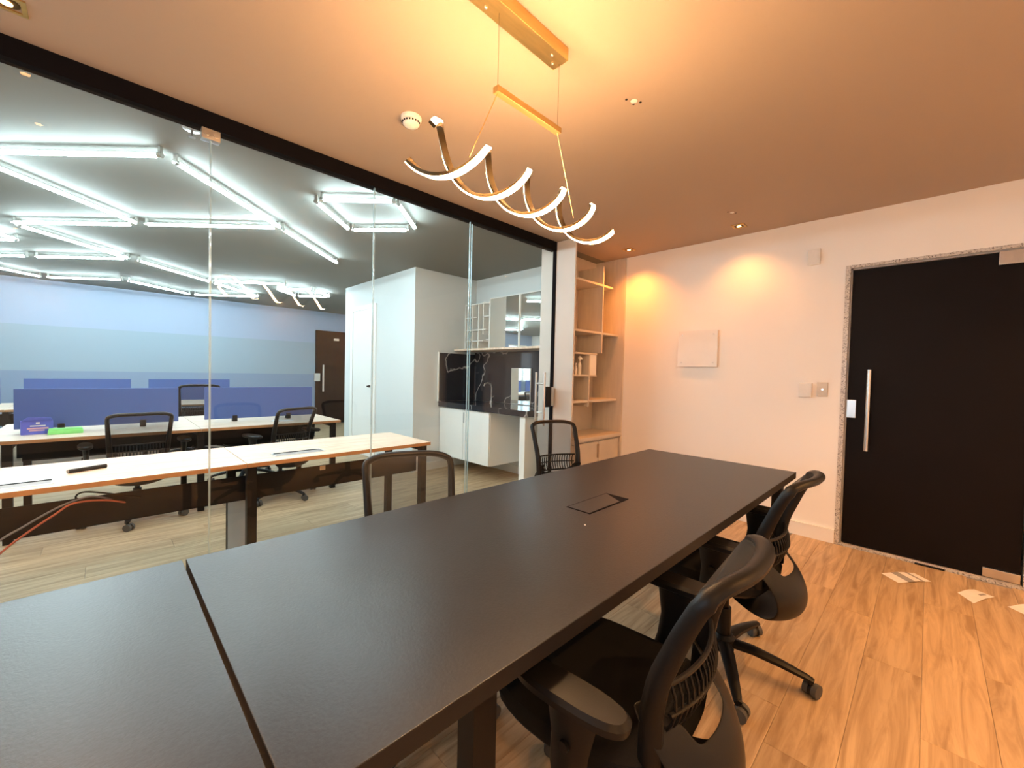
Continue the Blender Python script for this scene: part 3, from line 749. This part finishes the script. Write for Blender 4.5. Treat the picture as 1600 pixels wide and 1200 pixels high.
downlight(1.9, -1.0, 'added square gold fill downlight on the right, outside the photo', GD, SPOT_W*1.5)  # unseen fill lamp, added to brighten the floor and right wall
downlight(-.6, -1.0, 'added square gold fill downlight far behind the viewpoint', GD, SPOT_W*1.5)  # added lamp, fills the room from its unseen back
downlight(3.0, -.9, 'added square gold fill downlight right of the door side, outside the photo', GD, SPOT_W*1.6)  # another unseen lamp added as fill for the door side
def junction(x, y, label):
    t = thing('capped_ceiling_hole', label, 'wiring', (x, y, H))
    MB().lathe([(.016, 0), (.015, -.003), (.008, -.005)], n=16).build('cap', 'smoke', t, True)
    for dx, dy in ((-.035, .02), (.028, -.018), (.018, .012)): MB().cyl((dx, dy, -.0005), (dx, dy, -.002), .006, 10).build('screw_hole', 'black', t)
junction(1.793, 1.033, 'small pale cap with dark holes right of the pendant')
junction(3.524, 1.141, 'small pale cap on ceiling near the far downlight')
t = thing('sprinkler_head', 'small round ceiling sprinkler behind the first glass joint', 'sprinkler', (.352, 2.90, H))
MB().lathe([(.045, 0), (.043, -.006), (.018, -.010)], n=24).build('rosette', 'chrome', t, True)
MB().cyl((0, 0, -.008), (0, 0, -.045), .006, 10).cyl((0, 0, -.045), (0, 0, -.048), .018, 14).build('nozzle', 'chrome', t, True)

# light tubes: (x0,y0,x1,y1,label)
TL = [
 (.255, 3.27, -.565, 4.09, 'light tube nearest the glass, running level out of upper left edge'),
 (.315, 3.31, 1.135, 4.13, 'light tube slanting down from the nearest corner to middle joint'),
 (1.155, 4.16, 1.975, 4.98, 'light tube slanting down to a free end right of centre'),
 (-.575, 4.19, .225, 5.00, 'light tube slanting from left edge to the left hexagon joint'),
 (.275, 4.97, 1.115, 4.15, 'level light tube crossing behind the first glass joint'),
 (.205, 5.06, -.575, 5.86, 'level light tube left of the left hexagon joint'),
 (-.555, 5.93, .225, 6.72, 'light tube slanting below the upper level row at left'),
 (-.62, 6.62, -1.42, 5.82, 'light tube end at left edge, upper arm of the small vee'),
 (-.62, 6.66, -1.42, 7.46, 'light tube end at left edge, lower arm of the small vee'),
 (-.565, 7.53, .205, 6.77, 'level light tube in second row, right of the left edge'),
 (-.63, 7.58, -1.43, 8.38, 'level light tube in second row cut by left edge'),
 (.305, 6.77, 1.135, 7.58, 'light tube slanting below second row towards the glass joint'),
 (1.175, 7.47, 1.965, 6.84, 'level light tube right of first glass joint, above spiral reflection'),
 (1.175, 7.62, 1.965, 8.43, 'light tube slanting right of the glass joint towards far wall'),
 (-1.43, 8.42, -.64, 9.22, 'light tube against the far wall, slanting at left edge'),
 (-.575, 9.19, .215, 8.50, 'level light tube against the far wall at left'),
 (.275, 8.53, 1.095, 9.20, 'light tube against the far wall, slanting to glass joint'),
 (1.155, 9.18, 1.955, 8.49, 'level light tube against the far wall behind spiral reflection'),
 (1.135, 3.28, 1.565, 3.70, 'short light tube, left side of the small diamond'),
 (1.150, 3.225, 1.545, 2.83, 'short light tube, near side of the small diamond'),
 (1.575, 2.85, 1.955, 3.23, 'short light tube, right side of the small diamond'),
 (1.595, 3.70, 1.945, 3.31, 'short light tube, far side of the small diamond'),
 (1.99, 7.35, 2.38, 6.98, 'short far light tube, near side of the distant diamond'),
 (1.99, 7.41, 2.38, 7.79, 'short far light tube, left side of the distant diamond'),
 (2.42, 7.00, 2.80, 7.38, 'short far light tube, right side of the distant diamond'),
 (2.42, 7.79, 2.80, 7.43, 'short far light tube, far side of the distant diamond'),
 (-1.45, 4.16, -.64, 4.16, 'level light tube beyond the left edge of photo'),
 (-2.3, 5.0, -1.5, 5.75, 'slanting light tube beyond the left edge of photo'),
 (-2.3, 7.5, -1.5, 6.75, 'level light tube far beyond the left edge'),
]
for x0, y0, x1, y1, lb in TL:
    t = thing('light_tube', lb, 'light', (x0, y0, H), math.atan2(y1-y0, x1-x0), 'cool white light tubes on office ceiling')
    L = math.hypot(x1-x0, y1-y0)
    tv = []; n_ = 9
    for X in (.025, L-.025):
        for k in range(n_): A = R(146+248*k/(n_-1)); tv.append((X, .0135*math.cos(A), -.052+.0135*math.sin(A)))
    MB().add(tv, [(k, k+1, n_+k+1, n_+k) for k in range(n_-1)]+[(0, n_, 2*n_-1, n_-1)]).build('tube', 'tube', t)
    hv = []; n_ = 6
    for X in (.025, L-.025):
        for k in range(n_): A = R(34+112*k/(n_-1)); hv.append((X, .0138*math.cos(A), -.052+.0138*math.sin(A)))
    MB().add(hv, [(k, k+1, n_+k+1, n_+k) for k in range(n_-1)]).build('tube_back', 'smoke', t)
    for e in (0, L):
        s = 1 if e == 0 else -1
        MB().cyl((e, 0, -.052), (e+s*.026, 0, -.052), .0155, 12).box(min(e+s*.004, e+s*.018), max(e+s*.004, e+s*.018), -.010, .010, -.045, -.0005).build('end_holder', 'chrome', t, True)

# ------------------------------------------------------------------ papers on the floor
def flyer(P, label, stripes):
    t = thing('flyer', label, 'paper', (P[0][0], P[0][1], 0), 0, 'flyers on the floor by the door')
    o = Vector((P[0][0], P[0][1], 0)); a = Vector((*P[1], 0))-o; d = Vector((*P[3], 0))-o; c = Vector((*P[2], 0))-o
    def q(u, v): return a*u*(1-v)+d*v*(1-u)+c*u*v
    def slab(u0, u1, v0, v1, z, m, name):
        n = 6; mb = MB(); vs = []
        for k in range(n+1):
            vv = v0+(v1-v0)*k/n; zz = z+.010*math.sin(PI*vv)**2*(.3+.7*vv)
            A, B_ = q(u0, vv), q(u1, vv)
            vs += [(A.x, A.y, zz), (B_.x, B_.y, zz), (B_.x, B_.y, zz+.0007), (A.x, A.y, zz+.0007)]
        fs = []
        for k in range(n):
            for j in range(4): fs.append((4*k+j, 4*k+4+j, 4*k+4+(j+1) % 4, 4*k+(j+1) % 4))
        fs += [(0, 1, 2, 3), (4*n+3, 4*n+2, 4*n+1, 4*n)]
        mb.add(vs, fs).build(name, m, t)
    slab(0, 1, 0, 1, .0004, 'paper', 'sheet')
    for u0, u1, v0, v1 in stripes: slab(u0, u1, v0, v1, .0012, 'greyp', 'printed_stripe')
flyer([(3.745, .187), (3.65, .095), (3.839, -.054), (3.921, .029)], 'folded flyer with grey stripes, leftmost on floor by the black door', [(0, 1, .30, .50), (0, 1, .72, .80)])
flyer([(3.767, -.168), (3.654, -.229), (3.864, -.325), (3.907, -.244)], 'small white flyer lying in the middle of the three by door', [(.55, .72, .6, .9)])
flyer([(3.755, -.367), (3.69, -.44), (3.86, -.56), (3.905, -.47)], 'flyer cut by the right photo edge, on floor by the door', [])
